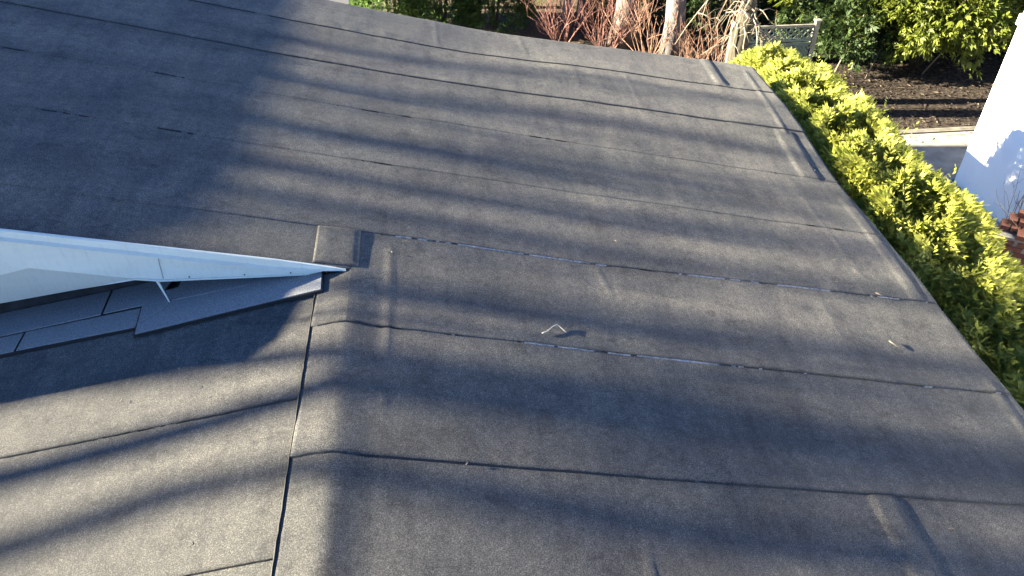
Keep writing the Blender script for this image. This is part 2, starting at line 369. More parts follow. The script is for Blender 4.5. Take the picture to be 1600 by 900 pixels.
yy = np.arange(0.9, 3.72, 0.02); xx = -0.2+0*yy
zz = zroof(xx, yy, False)+und(xx, yy)+ZR+0.002
bead(house, 'ridge_lap_bead', M['bitumen'], [(float(a)-0.004, float(b), float(c)) for a, b, c in zip(xx, yy, zz)], -1.3, 0.0065, 91)
# felt patch over the inner end of the step
mb = MB(); xs = xgrid(-0.225, 0.04, 0.015)
grid_piece(mb, xs, 3.815+0*xs, 4.19-0.02*xs, lambda X, Y: zroof(X, Y, True)+0.006+0.006*sstep(-0.23, -0.15, X)*(1-sstep(0.00, 0.04, X))*sstep(3.8, 3.86, Y), 3.3+0*xs, (1, 1, 1, 0.016))
pt = mb.build('felt_patch', M['roof'], house, smooth=True); pt['label'] = 'raised felt patch at the tip of the white trim'
def zx(x): return TX*-x+ZR                            # top of the rising plane left of the ridge
def zl(x): return TL*x+ZR
# white metal trim along the step
YF = 3.785
xs = [-5.2, -3.0, -1.9, -0.9, -0.45, -0.2, -0.10, -0.03]; prof = []
for x in xs:
    w = min(1.0, max(0.06, -x/0.40)); zt = zx(x)+0.016*w-0.003
    prof.append([(x, YK+0.004, zt-0.002), (x, YF-0.006, zt), (x, YF-0.012, zt-0.004), (x, YF-0.013, zt-0.046*w), (x, YF-0.013-0.022*w, zt-0.056*w), (x, YF-0.013-0.021*w, zt-0.061*w), (x, YF-0.004, zt-0.052*w)])
n = len(prof[0]); b = MB()
b.add([p for q in prof for p in q], [(i*n+j, i*n+j+1, (i+1)*n+j+1, (i+1)*n+j) for i in range(len(xs)-1) for j in range(n-1)])
b.build('drip_edge', M['white_metal'], house)
b = MB(); b.prism([(-5.2, YF, zx(-5.2)), (-5.2, YF, zx(-5.2)-0.245), (-1.265, YF, ZR+0.030), (-1.122, YF, ZR+0.006), (-0.25, YF, ZR-0.018), (-0.16, YF, ZR+0.0)], (0, 0.018, 0))
fa = b.build('fascia', M['white_metal'], house)
b = MB(); b.tube([(-1.265, YF-0.003, ZR+0.030), (-1.122, YF-0.004, ZR+0.006), (-0.70, YF-0.003, ZR-0.006), (-0.25, YF-0.002, ZR-0.019)], [0.006, 0.0065, 0.006, 0.004], 6)
b.build('folded_hem', M['white_metal'], fa)
b = MB(); b.prism([(-1.087, YF-0.0025, ZR+0.205), (-1.083, YF-0.0025, ZR+0.205), (-1.098, YF-0.0025, ZR+0.016), (-1.102, YF-0.0025, ZR+0.016)], (0, 0.003, 0)); b.build('lap_joint', M['joint'], fa)
for x, z in ((-0.95, 0.018), (-0.63, 0.010), (-0.36, 0.002), (-1.09, 0.19)):
    b = MB(); b.tube([(x, YF-0.004, ZR+z), (x, YF+0.002, ZR+z)], 0.0055, 8); b.build('screw', M['screw'], fa)
YP = YF+0.007
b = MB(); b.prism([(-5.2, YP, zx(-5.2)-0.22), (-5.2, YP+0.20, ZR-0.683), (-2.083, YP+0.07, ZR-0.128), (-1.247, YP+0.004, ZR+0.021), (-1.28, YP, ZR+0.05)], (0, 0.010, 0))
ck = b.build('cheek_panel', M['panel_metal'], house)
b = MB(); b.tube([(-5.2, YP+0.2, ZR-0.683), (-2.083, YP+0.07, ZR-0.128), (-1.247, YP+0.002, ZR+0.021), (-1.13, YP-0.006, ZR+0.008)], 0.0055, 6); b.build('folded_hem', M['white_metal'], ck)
b = MB(); b.prism([(-3.2, YP-0.003, zx(-3.2)-0.235), (-1.795, YP-0.002, ZR+0.154), (-1.99, YP+0.006, ZR+0.105), (-3.2, YP+0.06, ZR-0.21)], (0, 0.002, 0)); b.build('overlapping_panel', M['white_metal'], ck)
b = MB(); b.prism([(-1.152, YF+0.002, ZR+0.012), (-1.132, YF-0.004, ZR+0.012), (-1.108, YF, ZR-0.185), (-1.116, YF+0.004, ZR-0.185)], (0, 0.006, 0)); b.build('corner_tab', M['white_metal'], ck)
# dark sheathing set back under the trim
b = MB(); b.prism([(-5.2, 4.05, zl(-5.2)-0.05), (0.0, 4.05, ZR-0.02), (-5.2, 4.05, zx(-5.2)-0.02)], (0, 0.04, 0)); b.build('cheek_wall', M['dark_wood'], house)
b = MB(); b.prism([(-5.2, YF+0.02, zx(-5.2)-0.012), (-0.35, YF+0.02, zx(-0.35)-0.012), (-0.35, 4.05, zx(-0.35)-0.012), (-5.2, 4.05, zx(-5.2)-0.012)], (0, 0, -0.02)); b.build('soffit', M['dark_wood'], house)
# old shingles left along the step
def shingle(pts, off, lift=0.0):
    b = MB(); P = []
    for i, (x, y) in enumerate(pts): P.append((x, y, zl(x)+float(und(np.array(x), np.array(y)))+off))
    b.prism(P, (0, 0, -0.006)); o = b.build('shingle', M['shingle'], house); return o
def underlay(pts, off):
    cx_ = sum(p[0] for p in pts)/len(pts); cy_ = sum(p[1] for p in pts)/len(pts)
    b = MB(); P = []
    for x, y in pts:
        x2 = x+(0.010 if x > cx_ else -0.010); y2 = y+(0.008 if y > cy_ else -0.007)
        P.append((x2, y2, zl(x2)+float(und(np.array(x2), np.array(y2)))+off))
    b.prism(P, (0, 0, -0.02)); b.build('underlay', M['bitumen'], house)
underlay([(-1.262,3.545),(-0.72,3.585),(-0.167,3.613),(-0.178,3.80),(-1.10,3.93),(-1.30,3.90)], 0.0245)
underlay([(-4.0,3.640),(-1.285,3.626),(-1.245,3.87),(-4.0,3.86)], 0.0150)
underlay([(-3.3,3.800),(-1.20,3.806),(-1.15,4.04),(-3.3,4.04)], 0.0270)
shingle([(-1.262,3.545),(-0.72,3.585),(-0.167,3.613),(-0.178,3.80),(-1.10,3.93),(-1.30,3.90)], 0.030)
shingle([(-1.272,3.636),(-1.14,3.72),(-1.06,3.93),(-1.262,3.90)], 0.034)
shingle([(-2.012,3.632),(-1.285,3.624),(-1.245,3.87),(-2.018,3.86)], 0.022)
shingle([(-2.95,3.640),(-2.030,3.634),(-2.034,3.86),(-2.95,3.86)], 0.020)
shingle([(-1.532,3.806),(-1.20,3.812),(-1.15,4.04),(-1.540,4.04)], 0.034)
shingle([(-2.42,3.800),(-1.548,3.805),(-1.558,4.04),(-2.42,4.04)], 0.032)
shingle([(-3.3,3.800),(-2.43,3.802),(-2.43,4.04),(-3.3,4.04)], 0.031)
shingle([(-1.10,3.80),(-0.62,3.80),(-0.60,4.04),(-1.08,4.04)], 0.037)
shingle([(-4.0,3.640),(-2.96,3.640),(-2.96,3.86),(-4.0,3.86)], 0.021)
# deck, walls and eaves
b = MB(); b.prism([(-5.0,-3.1,zl(-5.0)-0.05),(0,-3.1,ZR-0.05),(XE-0.02,-3.2,ZR-TR*(XE-0.02)-0.05),(XE-0.02,-3.1,ZR-TR*(XE-0.02)-0.16),(0,-3.1,ZR-0.16),(-5.0,-3.1,zl(-5.0)-0.16)], (0, YK+3.05, 0)); b.v = [(x, y, z-0.08) for x, y, z in b.v]; b.build('roof_deck', M['dark_wood'], house)
b = MB(); b.prism([(-5.2,4.10,zx(-5.2)-0.05),(0,4.10,ZR-0.05),(XE-0.02,4.10,ZR-TR*(XE-0.02)-0.05),(XE-0.02,4.10,ZR-TR*(XE-0.02)-0.16),(0,4.10,ZR-0.16),(-5.2,4.10,zx(-5.2)-0.16)], (0, 4.05, 0)); b.v = [(x, y, z-0.10) for x, y, z in b.v]; b.build('roof_deck', M['dark_wood'], house)
b = MB(); b.box((0.0, 2.5, 1.33), (8.0, 10.8, 2.66)); b.build('wall', M['siding'], house)
b = MB(); b.prism([(-5.0,8.0,0.02),(3.9,8.0,0.02),(3.9,8.0,2.8),(0,8.0,3.62),(-5.0,8.0,4.7)], (0, 0.05, 0)); b.build('gable_wall', M['siding'], house)
b = MB(); b.prism([(-4.2,-2.9,0.02),(3.9,-2.9,0.02),(3.9,-2.9,2.8),(0,-2.9,3.62),(-4.2,-2.9,2.85)], (0, 0.05, 0)); b.build('gable_wall', M['siding'], house)
b = MB(); b.box((XE-0.03, 2.55, ZR-TR*XE-0.155), (0.03, 11.3, 0.16)); b.build('eave_board', M['white_paint'], house)
# taller back block of the house at the left, whose shadow lies over the upper left of the roof
b = MB(); b.prism([(-5.2,3.84,0.02),(-5.2,3.84,ZR+1.50),(-5.2,13.0,ZR+1.50),(-5.2,13.0,0.02)], (-2.4, 0, 0)); b.build('upper_wall', M['siding'], house)
b = MB(); secs = []
for y, e, rg in ((3.76, 1.40, 1.86), (4.7, 1.47, 2.065), (13.15, 1.47, 2.065)):
    secs += [(-5.08,y,ZR+e),(-5.08,y,ZR+e+0.1),(-6.4,y,ZR+rg),(-7.7,y,ZR+e+0.1),(-7.7,y,ZR+e),(-6.4,y,ZR+rg-0.1)]
b.add(secs, [tuple(range(5,-1,-1)), tuple(range(12,18))]+[(6*q+k, 6*q+(k+1) % 6, 6*q+6+(k+1) % 6, 6*q+6+k) for q in range(2) for k in range(6)])
b.build('upper_roof', M['roof'], house)

# ------------------------------------------------------------------ twigs and grit on the roof
def rz(x, y): return float(zroof(np.array(float(x)), np.array(float(y)), y > YK)+und(np.array(x), np.array(y)))+ZR+0.012
def twig(label, pts, r, mat='twig_pale'):
    c = pts[0]; b = MB(); base = Vector((c[0], c[1], rz(c[0], c[1])))
    b.tube([Vector((x, y, rz(x, y)+hh+r*0.6))-base for x, y, hh in pts], [r*(1-0.35*i/(len(pts)-1)) for i in range(len(pts))], 6)
    tag(b.build('twig', M[mat], None, True, base), label, 'twig', 'fallen twigs on the roof')
twig('bent pale twig standing like a peak in the middle of the roof', [(1.117,3.353,0.0),(1.15,3.375,0.002),(1.19,3.42,0.004),(1.222,3.445,0.005),(1.243,3.42,0.003),(1.27,3.384,0.0)], 0.0040, 'bark_pale')
twig('short pale stick near the right eave, below the sealed seam', [(3.570,3.595,0.002),(3.585,3.57,0.002),(3.615,3.530,0.001)], 0.0055, 'twig_pale')
twig('tiny pale stick by the right eave at the upper sealed seam', [(3.735,4.115,0.004),(3.76,4.10,0.004),(3.785,4.083,0.001)], 0.005, 'twig_pale')
b = MB()
for i in range(45):
    x = random.uniform(-0.1, 4.1); y = random.uniform(1.7, 6.8)
    if random.random() < 0.15: x = random.uniform(-1.6, -0.3); y = random.uniform(1.9, 3.2); z = zl(x)+0.012
    else: z = rz(x, y)
    s = random.uniform(0.002, 0.0055)
    b.box((x, y, z+s*0.4), (s*random.uniform(1, 3), s, s*0.7), Matrix.Rotation(random.uniform(0, 6), 3, 'Z') @ Matrix.Rotation(random.uniform(-.5, .5), 3, 'X'))
for i in range(9):
    x = random.uniform(-1.5, 3.9); y = random.uniform(1.8, 6.0)
    z = rz(x, y) if x > -0.1 else zl(x)+0.012
    if x <= -0.1: y = min(y, 3.0)
    a = random.uniform(0, 3); l = random.uniform(0.02, 0.05)
    b.tube([(x, y, z+0.003), (x+l*0.5*math.cos(a), y+l*0.5*math.sin(a), z+0.005), (x+l*math.cos(a+.3), y+l*math.sin(a+.3), z)], 0.0014, 4)
tag(b.build('roof_grit', M['twig_pale']), 'pale specks of grit and leaf bits strewn on the roof', 'grit', kind='stuff')

# ------------------------------------------------------------------ plants
def spray_mesh(name, n, mat, fn, size, lobes, seed):
    """many small flat sprays; fn(rng) -> (position, outward direction)"""
    r = np.random.default_rng(seed); V = []; F = []
    for i in range(n):
        p, d = fn(r); d = Vector(d).normalized()
        side = d.cross(Vector((r.normal(), r.normal(), r.normal()))).normalized(); s = size*r.uniform(0.6, 1.25)
        nrm = d.cross(side)
        for k in range(lobes):
            a = (k-(lobes-1)/2)*0.55+r.normal()*0.12; l = s*(1-0.18*abs(k-(lobes-1)/2))*r.uniform(.8, 1.1)
            t = d*math.cos(a)+side*math.sin(a); q = t.cross(nrm)
            o = Vector(p)+t*(0.1*s); w = l*(0.16 if lobes > 1 else 0.30)
            bend = nrm*(l*r.normal()*0.15)
            b = len(V); V += [tuple(o), tuple(o+t*l*0.5+q*w+bend*0.4), tuple(o+t*l+bend), tuple(o+t*l*0.5-q*w+bend*0.4)]
            F += [(b, b+1, b+2, b+3)]
    me = bpy.data.meshes.new(name); me.from_pydata(V, [], F); me.materials.append(mat); me.update(); return me
def thuja_fn(hgt, rad, zmin=0.03):
    def fn(r):
        while True:
            z = zmin+(1-zmin)*r.uniform(0, 1.0)**0.75; th = r.uniform(0, 2*math.pi)
            prof = (1-0.38*z**2.2)*(1 if z < 0.9 else (1-(z-0.9)*4.5))
            lump = 1+0.20*float(vnoise(3*math.cos(th)+z*5+10, 3*math.sin(th)+z*4+20))
            rr = rad*prof*lump*(r.uniform(0.25, 1.0)**0.30)
            p = (rr*math.cos(th), rr*math.sin(th), z*hgt*(1+0.07*float(vnoise(math.cos(th)*2.5+40, math.sin(th)*2.5+rr*3))))
            return p, (math.cos(th)*0.8+r.normal()*0.35, math.sin(th)*0.8+r.normal()*0.35, 0.55+r.normal()*0.35)
    return fn
def shoots(mesh_v, mesh_f, n, hgt, rad, r):
    for i in range(n):
        th = r.uniform(0, 6.28); rr = rad*r.uniform(0.1, 0.75); b0 = Vector((rr*math.cos(th), rr*math.sin(th), hgt*0.9)); L = r.uniform(0.22, 0.5)
        lean = Vector((r.normal()*0.22, r.normal()*0.22, 1)).normalized()
        for k in range(16):
            t = k/15; p = b0+lean*L*t; l = 0.10*(1-t*0.65); a = r.uniform(0, 6.28)
            d = (lean*0.8+Vector((math.cos(a), math.sin(a), 0))).normalized(); q = d.cross(lean).normalized()*l*0.22
            b = len(mesh_v); mesh_v += [tuple(p), tuple(p+d*l*.5+q), tuple(p+d*l), tuple(p+d*l*.5-q)]; mesh_f += [(b, b+1, b+2, b+3)]
thuja_meshes = []
for v in range(3):
    me = spray_mesh('arborvitae_foliage', 10500, M['thuja'], thuja_fn(2.72, 0.90), 0.092, 5, 100+v)
    sv, sf = [], []; shoots(sv, sf, 9, 2.72, 0.7, np.random.default_rng(300+v))
    b = MB(); b.add(sv, sf); sm = b.mesh('arborvitae_shoots', M['thuja'])
    tb = MB(); r2 = np.random.default_rng(400+v)
    tb.tube([(0,0,0),(0.02,0,0.8),(0,0.03,1.7),(0.02,0,2.4)], [0.06,0.05,0.035,0.012], 7)
    for i in range(22):
        z = r2.uniform(0.3, 2.2); a = r2.uniform(0, 6.28); l = r2.uniform(0.35, 0.7)*(1-0.25*z/2.6)
        tb.tube([(0,0,z),(l*.5*math.cos(a), l*.5*math.sin(a), z+0.1),(l*math.cos(a), l*math.sin(a), z+0.28)], [0.016,0.011,0.005], 5)
    thuja_meshes.append((me, sm, tb.mesh('arborvitae_trunk', M['bark_dark'], True)))
HEDGE = [(9.35,5.12,0.985),(8.65,5.04,1.03),(8.0,4.92,1.065),(7.38,4.85,1.10),(6.76,4.83,1.10),(6.14,4.85,1.095),(5.52,4.88,1.075),(4.90,4.95,1.01),(4.2,5.06,0.93),(3.5,5.14,0.90),(2.75,5.18,0.89),(2.0,5.2,0.88)]
for i, (y, x, sc) in enumerate(HEDGE):
    fo, sh, tr = thuja_meshes[i % 3]
    t = empty('arborvitae', (x, y, 0), random.uniform(0, 6.28)); t.scale = (1.12, 1.12, sc)
    ords = 'first second third fourth fifth sixth seventh eighth ninth tenth eleventh last'.split()
    lb = 'yellow green arborvitae in the eave hedge, %s from the far roof corner' % ords[i]
    tag(t, lb, 'hedge shrub', 'arborvitae hedge along the eave')
    link('foliage', fo, t); link('leader_shoots', sh, t)['kind'] = 'stuff'; link('trunk', tr, t)

def blob_fn(rx, ry, hgt, lump=0.3, z0=0.05):
    def fn(r):
        th = r.uniform(0, 2*math.pi); ph = math.acos(r.uniform(-0.75, 1)); k = r.uniform(0.2, 1)**0.35
        n = 1+lump*2*float(vnoise(math.cos(th)*2.4+math.cos(ph)*3+10, math.sin(th)*2.4+5))+lump*float(vnoise(math.cos(th)*6+math.cos(ph)*6, math.sin(th)*6+9))
        d = Vector((math.sin(ph)*math.cos(th), math.sin(ph)*math.sin(th), math.cos(ph)))
        c = hgt*0.52
        p = (d.x*rx*k*n, d.y*ry*k*n, max(z0, c+d.z*c*k*n*0.95))
        return p, (d.x+r.normal()*0.5, d.y+r.normal()*0.5, d.z+r.normal()*0.5)
    return fn
def stems(n, hgt, spread, mat, seed, r0=0.03):
    b = MB(); r = np.random.default_rng(seed)
    for i in range(n):
        a = r.uniform(0, 6.28); l = r.uniform(0.3, 1)*spread
        b.tube([(0.06*math.cos(a),0.06*math.sin(a),0),(l*.35*math.cos(a), l*.35*math.sin(a), hgt*.4),(l*math.cos(a+.2), l*math.sin(a+.2), hgt*.85)], [r0,r0*.7,r0*.25], 6)
    return b.mesh('stems', mat, True)
yew_me = [spray_mesh('yew_foliage', 6000, M['yew'], thuja_fn(2.5, 0.95), 0.13, 4, 500+i) for i in range(2)]
yew_st = stems(9, 2.3, 0.8, M['bark_dark'], 510)
YEWS = [(-0.35,18.7,'dark evergreen shrub next to the white post behind the roof'),(0.85,18.55,'dark evergreen shrub second from the white post behind the roof'),(2.1,18.5,'dark evergreen shrub at the right end of the row behind the far roof edge')]
for i, (x, y, lb) in enumerate(YEWS):
    t = empty('evergreen_shrub', (x, y, 0), i*2.1); tag(t, lb, 'shrub', 'dark evergreens behind the far roof edge')
    link('foliage', yew_me[i % 2], t); link('stems', yew_st, t)
laur_me = [spray_mesh('laurel_foliage', 10500, M['laurel'], blob_fn(1.65, 1.5, 3.3, 0.28, 0.15), 0.17, 3, 600+i) for i in range(2)]
laur_st = stems(11, 2.9, 1.3, M['bark_moss'], 610, 0.045)
LAUR = [(9.9,16.6,1.0,'big sunlit evergreen shrub right of the lattice fence'),(10.95,15.0,1.0,'big leafy evergreen shrub hanging over the mulch bed'),(13.3,15.4,1.0,'big evergreen shrub against the corner of the white building'),(12.3,18.6,1.15,'tall evergreen shrub at the back of the mulch bed'),(15.2,18.0,1.15,'tall evergreen shrub behind the white building')]
for i, (x, y, s, lb) in enumerate(LAUR):
    t = empty('evergreen_shrub', (x, y, 0), i*1.7+0.4); t.scale = (s, s, s); tag(t, lb, 'shrub', 'big evergreens behind the mulch bed')
    link('foliage', laur_me[i % 2], t); link('stems', laur_st, t)
dk = spray_mesh('low_shrub_foliage', 3600, M['deep_leaf'], blob_fn(0.95, 0.85, 1.5, 0.3), 0.13, 3, 700)
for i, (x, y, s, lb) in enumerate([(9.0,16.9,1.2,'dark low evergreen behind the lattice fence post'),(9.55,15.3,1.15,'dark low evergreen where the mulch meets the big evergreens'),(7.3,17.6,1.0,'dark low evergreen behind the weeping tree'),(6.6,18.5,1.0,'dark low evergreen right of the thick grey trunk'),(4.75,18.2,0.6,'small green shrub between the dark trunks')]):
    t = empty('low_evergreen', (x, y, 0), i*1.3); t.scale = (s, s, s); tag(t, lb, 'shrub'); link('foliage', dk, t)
# ------------------------------------------------------------------ bare shrubs
def bare_shrub_mesh(name, mat, n, hgt, spread, seed, r0=0.011, lean=0.5):
    b = MB(); r = np.random.default_rng(seed)
    def grow(p, d, L, rad, depth):
        pts = [p]; q = p; dd = d
        m = 4
        for k in range(m):
            dd = (dd+Vector((r.normal()*.16, r.normal()*.16, r.normal()*.10+0.05))).normalized(); q = q+dd*(L/m); pts.append(q)
        b.tube(pts, [rad*(1-0.55*k/m) for k in range(m+1)], 5 if depth == 0 else 4)
        if depth < 2:
            for k in range(3 if depth == 0 else 2):
                i = 1+int(r.integers(0, m)); a = Vector((r.normal(), r.normal(), r.normal()*0.5+0.3)).normalized()
                grow(pts[i], (dd+a*0.9).normalized(), L*r.uniform(.35, .6), rad*0.55, depth+1)
    for i in range(n):
        a = r.uniform(0, 6.28); s = r.uniform(0, lean)
        grow(Vector((0.15*math.cos(a), 0.15*math.sin(a), 0)), Vector((math.cos(a)*s*spread, math.sin(a)*s*spread, 1)).normalized(), hgt*r.uniform(.6, 1), r0*r.uniform(.7, 1.2), 0)
    return b.mesh(name, mat, True)
red = [bare_shrub_mesh('red_twigs', M['twig_red'], 15, 1.7, 1.5, 800+i, 0.013) for i in range(2)]
dull = bare_shrub_mesh('dull_twigs', M['twig_dull'], 24, 1.5, 1.7, 820, 0.011)
for m_, x, y, s, lb in ((red[0],5.25,15.7,1.0,'orange twigged bare shrub left of the thick grey trunk'),(red[1],6.25,14.6,0.85,'orange twigged bare shrub between grey trunk and weeping tree'),(red[0],5.9,15.1,0.6,'low orange twigged shrub in front of the thick grey trunk'),
                        (dull,3.55,17.2,1.0,'dull red twigged bare shrub beside the dark evergreens'),(dull,4.45,16.6,0.95,'dull red twigged bare shrub right of the pale leaning stem')):
    t = empty('bare_shrub', (x, y, 0), x*3); t.scale = (s, s, s); tag(t, lb, 'shrub', 'bare twig shrubs behind the roof'); link('twigs', m_, t)
gs = bare_shrub_mesh('grey_twigs', M['twig_grey'], 7, 1.15, 1.0, 840, 0.009, 0.35)
t = empty('bare_shrub', (8.78, 8.30, 0.03)); tag(t, 'thin bare grey shrub behind the brick pier, against the white wall', 'shrub'); link('twigs', gs, t)

# ------------------------------------------------------------------ tree trunks of the back yard
def trunk(name, label, cat, base, top, r0, r1, mat, limbs=(), bend=0.06):
    t = empty(name, base); tag(t, label, cat)
    B = Vector((0,0,0)); T = Vector(top)-Vector(base); r = np.random.default_rng(int(base[0]*100)); pts = []; rad = []
    for i in range(11):
        k = i/10; pts.append(B+T*k+Vector((r.normal()*bend*k*(1-k)*2, r.normal()*bend*k*(1-k)*2, 0))); rad.append((r0+(r1-r0)*k)*(1+0.45*max(0, 1-k*9))*(1+r.normal()*0.02))
    b = MB(); b.tube(pts, rad, 12); b.build('trunk', mat, t, True)
    for ps in limbs:
        b = MB(); b.tube([Vector(p)-Vector(base) for p in ps[0]], ps[1], 7); b.build('limb', ps[2] if len(ps) > 2 else mat, t, True)
    return t
trunk('bare_tree', 'thick grey bare trunk rising behind the far roof corner', 'tree', (5.78,15.9,0), (5.75,15.9,8.5), 0.215, 0.15, M['bark_grey'], [([(5.76,15.9,5.0),(6.3,15.6,6.2),(7.4,15.4,7.4)],[0.09,0.07,0.03]),([(5.76,15.9,5.6),(5.2,16.3,6.8),(4.4,16.6,8.2)],[0.09,0.06,0.03])])
trunk('bare_tree', 'shaded grey trunk behind the orange twigs, left of the thick trunk', 'tree', (4.95,16.95,0), (5.05,17.0,8.0), 0.27, 0.17, M['bark_dark'], [([(5.0,16.97,5.0),(4.2,17.2,6.2),(3.6,17.0,7.6)],[0.1,0.07,0.03])])
trunk('bare_tree', 'slim dark reddish trunk behind the dull twigs', 'tree', (4.25,18.3,0), (4.35,18.3,7.5), 0.15, 0.10, M['bark_dark'], [([(4.3,18.3,4.4),(4.8,18.6,5.6),(5.3,18.5,6.9)],[0.06,0.045,0.02])])
trunk('bare_tree', 'slim pale forked stem at the top edge, left of the dark trunk', 'tree', (3.93,18.7,0), (3.78,18.7,6.5), 0.10, 0.06, M['bark_pale'], [([(3.92,18.7,0.55),(3.62,18.7,1.3),(3.30,18.7,2.6)],[0.05,0.045,0.03])], 0.02)
# weeping tree
wt = empty('weeping_tree', (6.15,13.15,0)); tag(wt, 'mossy trunk with pale arching drooping branches left of the lattice fence', 'tree')
b = MB(); b.tube([(0,0,0),(0.03,0,0.5),(-0.02,0.02,1.2),(0.03,0,1.9),(0.0,0,2.5)], [0.23,0.19,0.17,0.17,0.10], 12); b.build('trunk', M['bark_moss'], wt, True)
r = np.random.default_rng(77)
for i in range(17):
    a = r.uniform(0, 6.28); z0 = r.uniform(1.5, 2.45); L = r.uniform(0.5, 1.15); rise = r.uniform(0.05, 0.40); drop = r.uniform(0.5, 1.4)
    pts = []; d = Vector((math.cos(a), math.sin(a), 0)); cv = r.normal()*0.25
    for k in range(9):
        t = k/8; pts.append(Vector((0,0,z0))+d*(L*t)+Vector((-d.y, d.x, 0))*(cv*t*t)+Vector((r.normal()*.02, r.normal()*.02, rise*math.sin(min(1, t*1.6)*math.pi*.5)-drop*t**2.3)))
    b = MB(); r0 = r.uniform(0.012, 0.026); b.tube(pts, [r0*(1-0.75*k/8) for k in range(9)], 6)
    for k in range(4):
        j = int(r.integers(2, 8)); e = Vector((r.normal(), r.normal(), -0.4)).normalized()*r.uniform(.2, .45)
        b.tube([pts[j], pts[j]+e*.5+Vector((0,0,.04)), pts[j]+e], [r0*.45, r0*.3, r0*.15], 4)
    b.build('branch', M['twig_pale'], wt, True)
# bare stems in the shade under the evergreens
st = empty('bare_bush', (8.9,14.6,0)); tag(st, 'pale leaning bare stems between the hedge and the evergreens', 'shrub')
for ps in ([(0,0,0),(0.25,0.1,0.7),(0.5,0.2,1.5),(0.62,0.2,1.75)],[(0.62,0.2,1.75),(0.85,0.1,1.7),(1.05,0.0,1.45)],[(0.7,-0.1,0),(0.9,0,0.6),(1.2,0.1,1.1),(1.35,0.1,1.5)],[(2.0,0,0),(2.2,-0.1,0.5),(2.45,-0.1,0.85)],[(1.2,0.1,1.1),(1.5,0,1.35),(1.7,0,1.3)]):
    b = MB(); b.tube(ps, [0.02*(1-0.2*i) for i in range(len(ps))], 6); b.build('stem', M['twig_pale'], st, True)

# ------------------------------------------------------------------ lattice fence
fn_ = empty('lattice_fence', (6.17,13.62,-0.05)); tag(fn_, 'weathered grey green fence panel with lattice top behind the hedge', 'fence')
W = 1.60
for x in (0.0, W):
    b = MB(); b.box((x, 0, 0.83), (0.09, 0.09, 1.66)); po = bevel(b.build('post', M['fence_light'], fn_), 0.006)
    b = MB(); b.box((x, 0, 1.675), (0.115, 0.115, 0.03)); b.build('post_cap', M['fence_light'], po)
for z, m_, hgt in ((1.585, 'fence_light', 0.05), (1.315, 'fence', 0.05), (1.235, 'fence', 0.04), (0.12, 'fence', 0.07)):
    b = MB(); b.box((W/2, -0.01, z), (W-0.09, 0.05, hgt)); bevel(b.build('rail', M[m_], fn_), 0.004)
def lattice(x0, x1, z0, z1, step, w, y):
    b = MB(); hh = z1-z0
    for s in (1, -1):
        yy_ = y+0.006*s; x = x0-hh
        while x < x1+hh:
            a, c = (x, x+hh) if s > 0 else (x+hh, x)       # x at z0 / z1
            lo, hi = 0.0, 1.0
            for edge, sign in ((x0, 1), (x1, -1)):
                fa_, fb_ = sign*(a-edge), sign*(c-edge)
                if fa_ < 0 and fb_ < 0: lo, hi = 1, 0; break
                if fa_ < 0: lo = max(lo, fa_/(fa_-fb_))
                elif fb_ < 0: hi = min(hi, fa_/(fa_-fb_))
            if hi-lo > 0.04:
                p = Vector((a+(c-a)*lo, yy_, z0+hh*lo)); q = Vector((a+(c-a)*hi, yy_, z0+hh*hi)); m = (p+q)/2; ang = math.atan2(q.z-p.z, q.x-p.x)
                b.box(m, ((q-p).length, 0.008, w), Matrix.Rotation(-ang, 3, 'Y'))
            x += step
    return b
lattice(0.05, W-0.05, 1.34, 1.56, 0.125, 0.030, -0.01).build('lattice_top', M['fence'], fn_)['kind'] = 'stuff'
lattice(0.05, W-0.05, 0.155, 1.215, 0.075, 0.036, -0.012).build('lattice_screen', M['fence'], fn_)['kind'] = 'stuff'
for k in range(9):
    b = MB(); b.box((0.05+(k+0.5)*(W-0.1)/9, 0.022, 0.685), ((W-0.1)/9-0.006, 0.015, 1.06)); b.build('board', M['fence'], fn_)

# ------------------------------------------------------------------ white building, brick pier, post, far wall
wb = empty('white_building', (9.12,4.0,0)); tag(wb, 'white rendered building at the right edge of the picture', 'building')
b = MB(); b.box((3.0,0.155,1.9), (6.0,12.31,3.8)); b.build('wall', M['white_paint'], wb)
b = MB(); b.prism([(-0.25,-6.2,3.78),(6.25,-6.2,3.78),(6.25,-6.2,3.92),(3.0,-6.2,5.3),(-0.25,-6.2,3.92)], (0, 12.7, 0)); b.build('roof', M['shingle'], wb)
b = MB(); b.box((-0.02, 6.25, 2.75), (0.10, 0.10, 0.16)); bevel(b.build('wall_lamp', M['white_metal'], wb), 0.01)
bp = empty('brick_pier', (8.42,7.92,-0.06), R(-38)); tag(bp, 'small red brick pier with a stepped top beside the white wall', 'brick pier')
b = MB(); b.box((0,0,0.36), (0.47,0.43,0.72)); b.build('mortar_core', M['mortar'], bp)
bk = MB(); bk.box((0,0,0), (0.215,0.102,0.065)); bkm = bk.mesh('brick', M['brick'])
def brick(x, y, z, rz_=0):
    o = link('brick', bkm, bp); o.location = (x, y, z); o.rotation_euler = (random.uniform(-.02,.02), random.uniform(-.02,.02), rz_+random.uniform(-.02,.02)); o.scale = (random.uniform(.97,1.02),)*3; return o
for c in range(9):
    z = 0.04+c*0.077
    for s in (-1, 1):
        for k in range(2):
            if c % 2 == 0: brick(-0.13+0.26*k-0.0, s*0.185, z)
            else: brick(s*0.20, -0.115+0.23*k, z, R(90))
    for s in (-1, 1):
        if c % 2 == 0: brick(s*0.20, 0, z, R(90))
        else: brick(0, s*0.18, z)
for k in range(4): brick(-0.19+0.125*k, 0.02, 0.775, R(90)); 
for k in range(3): brick(-0.12+0.125*k, 0.10, 0.845, R(90))
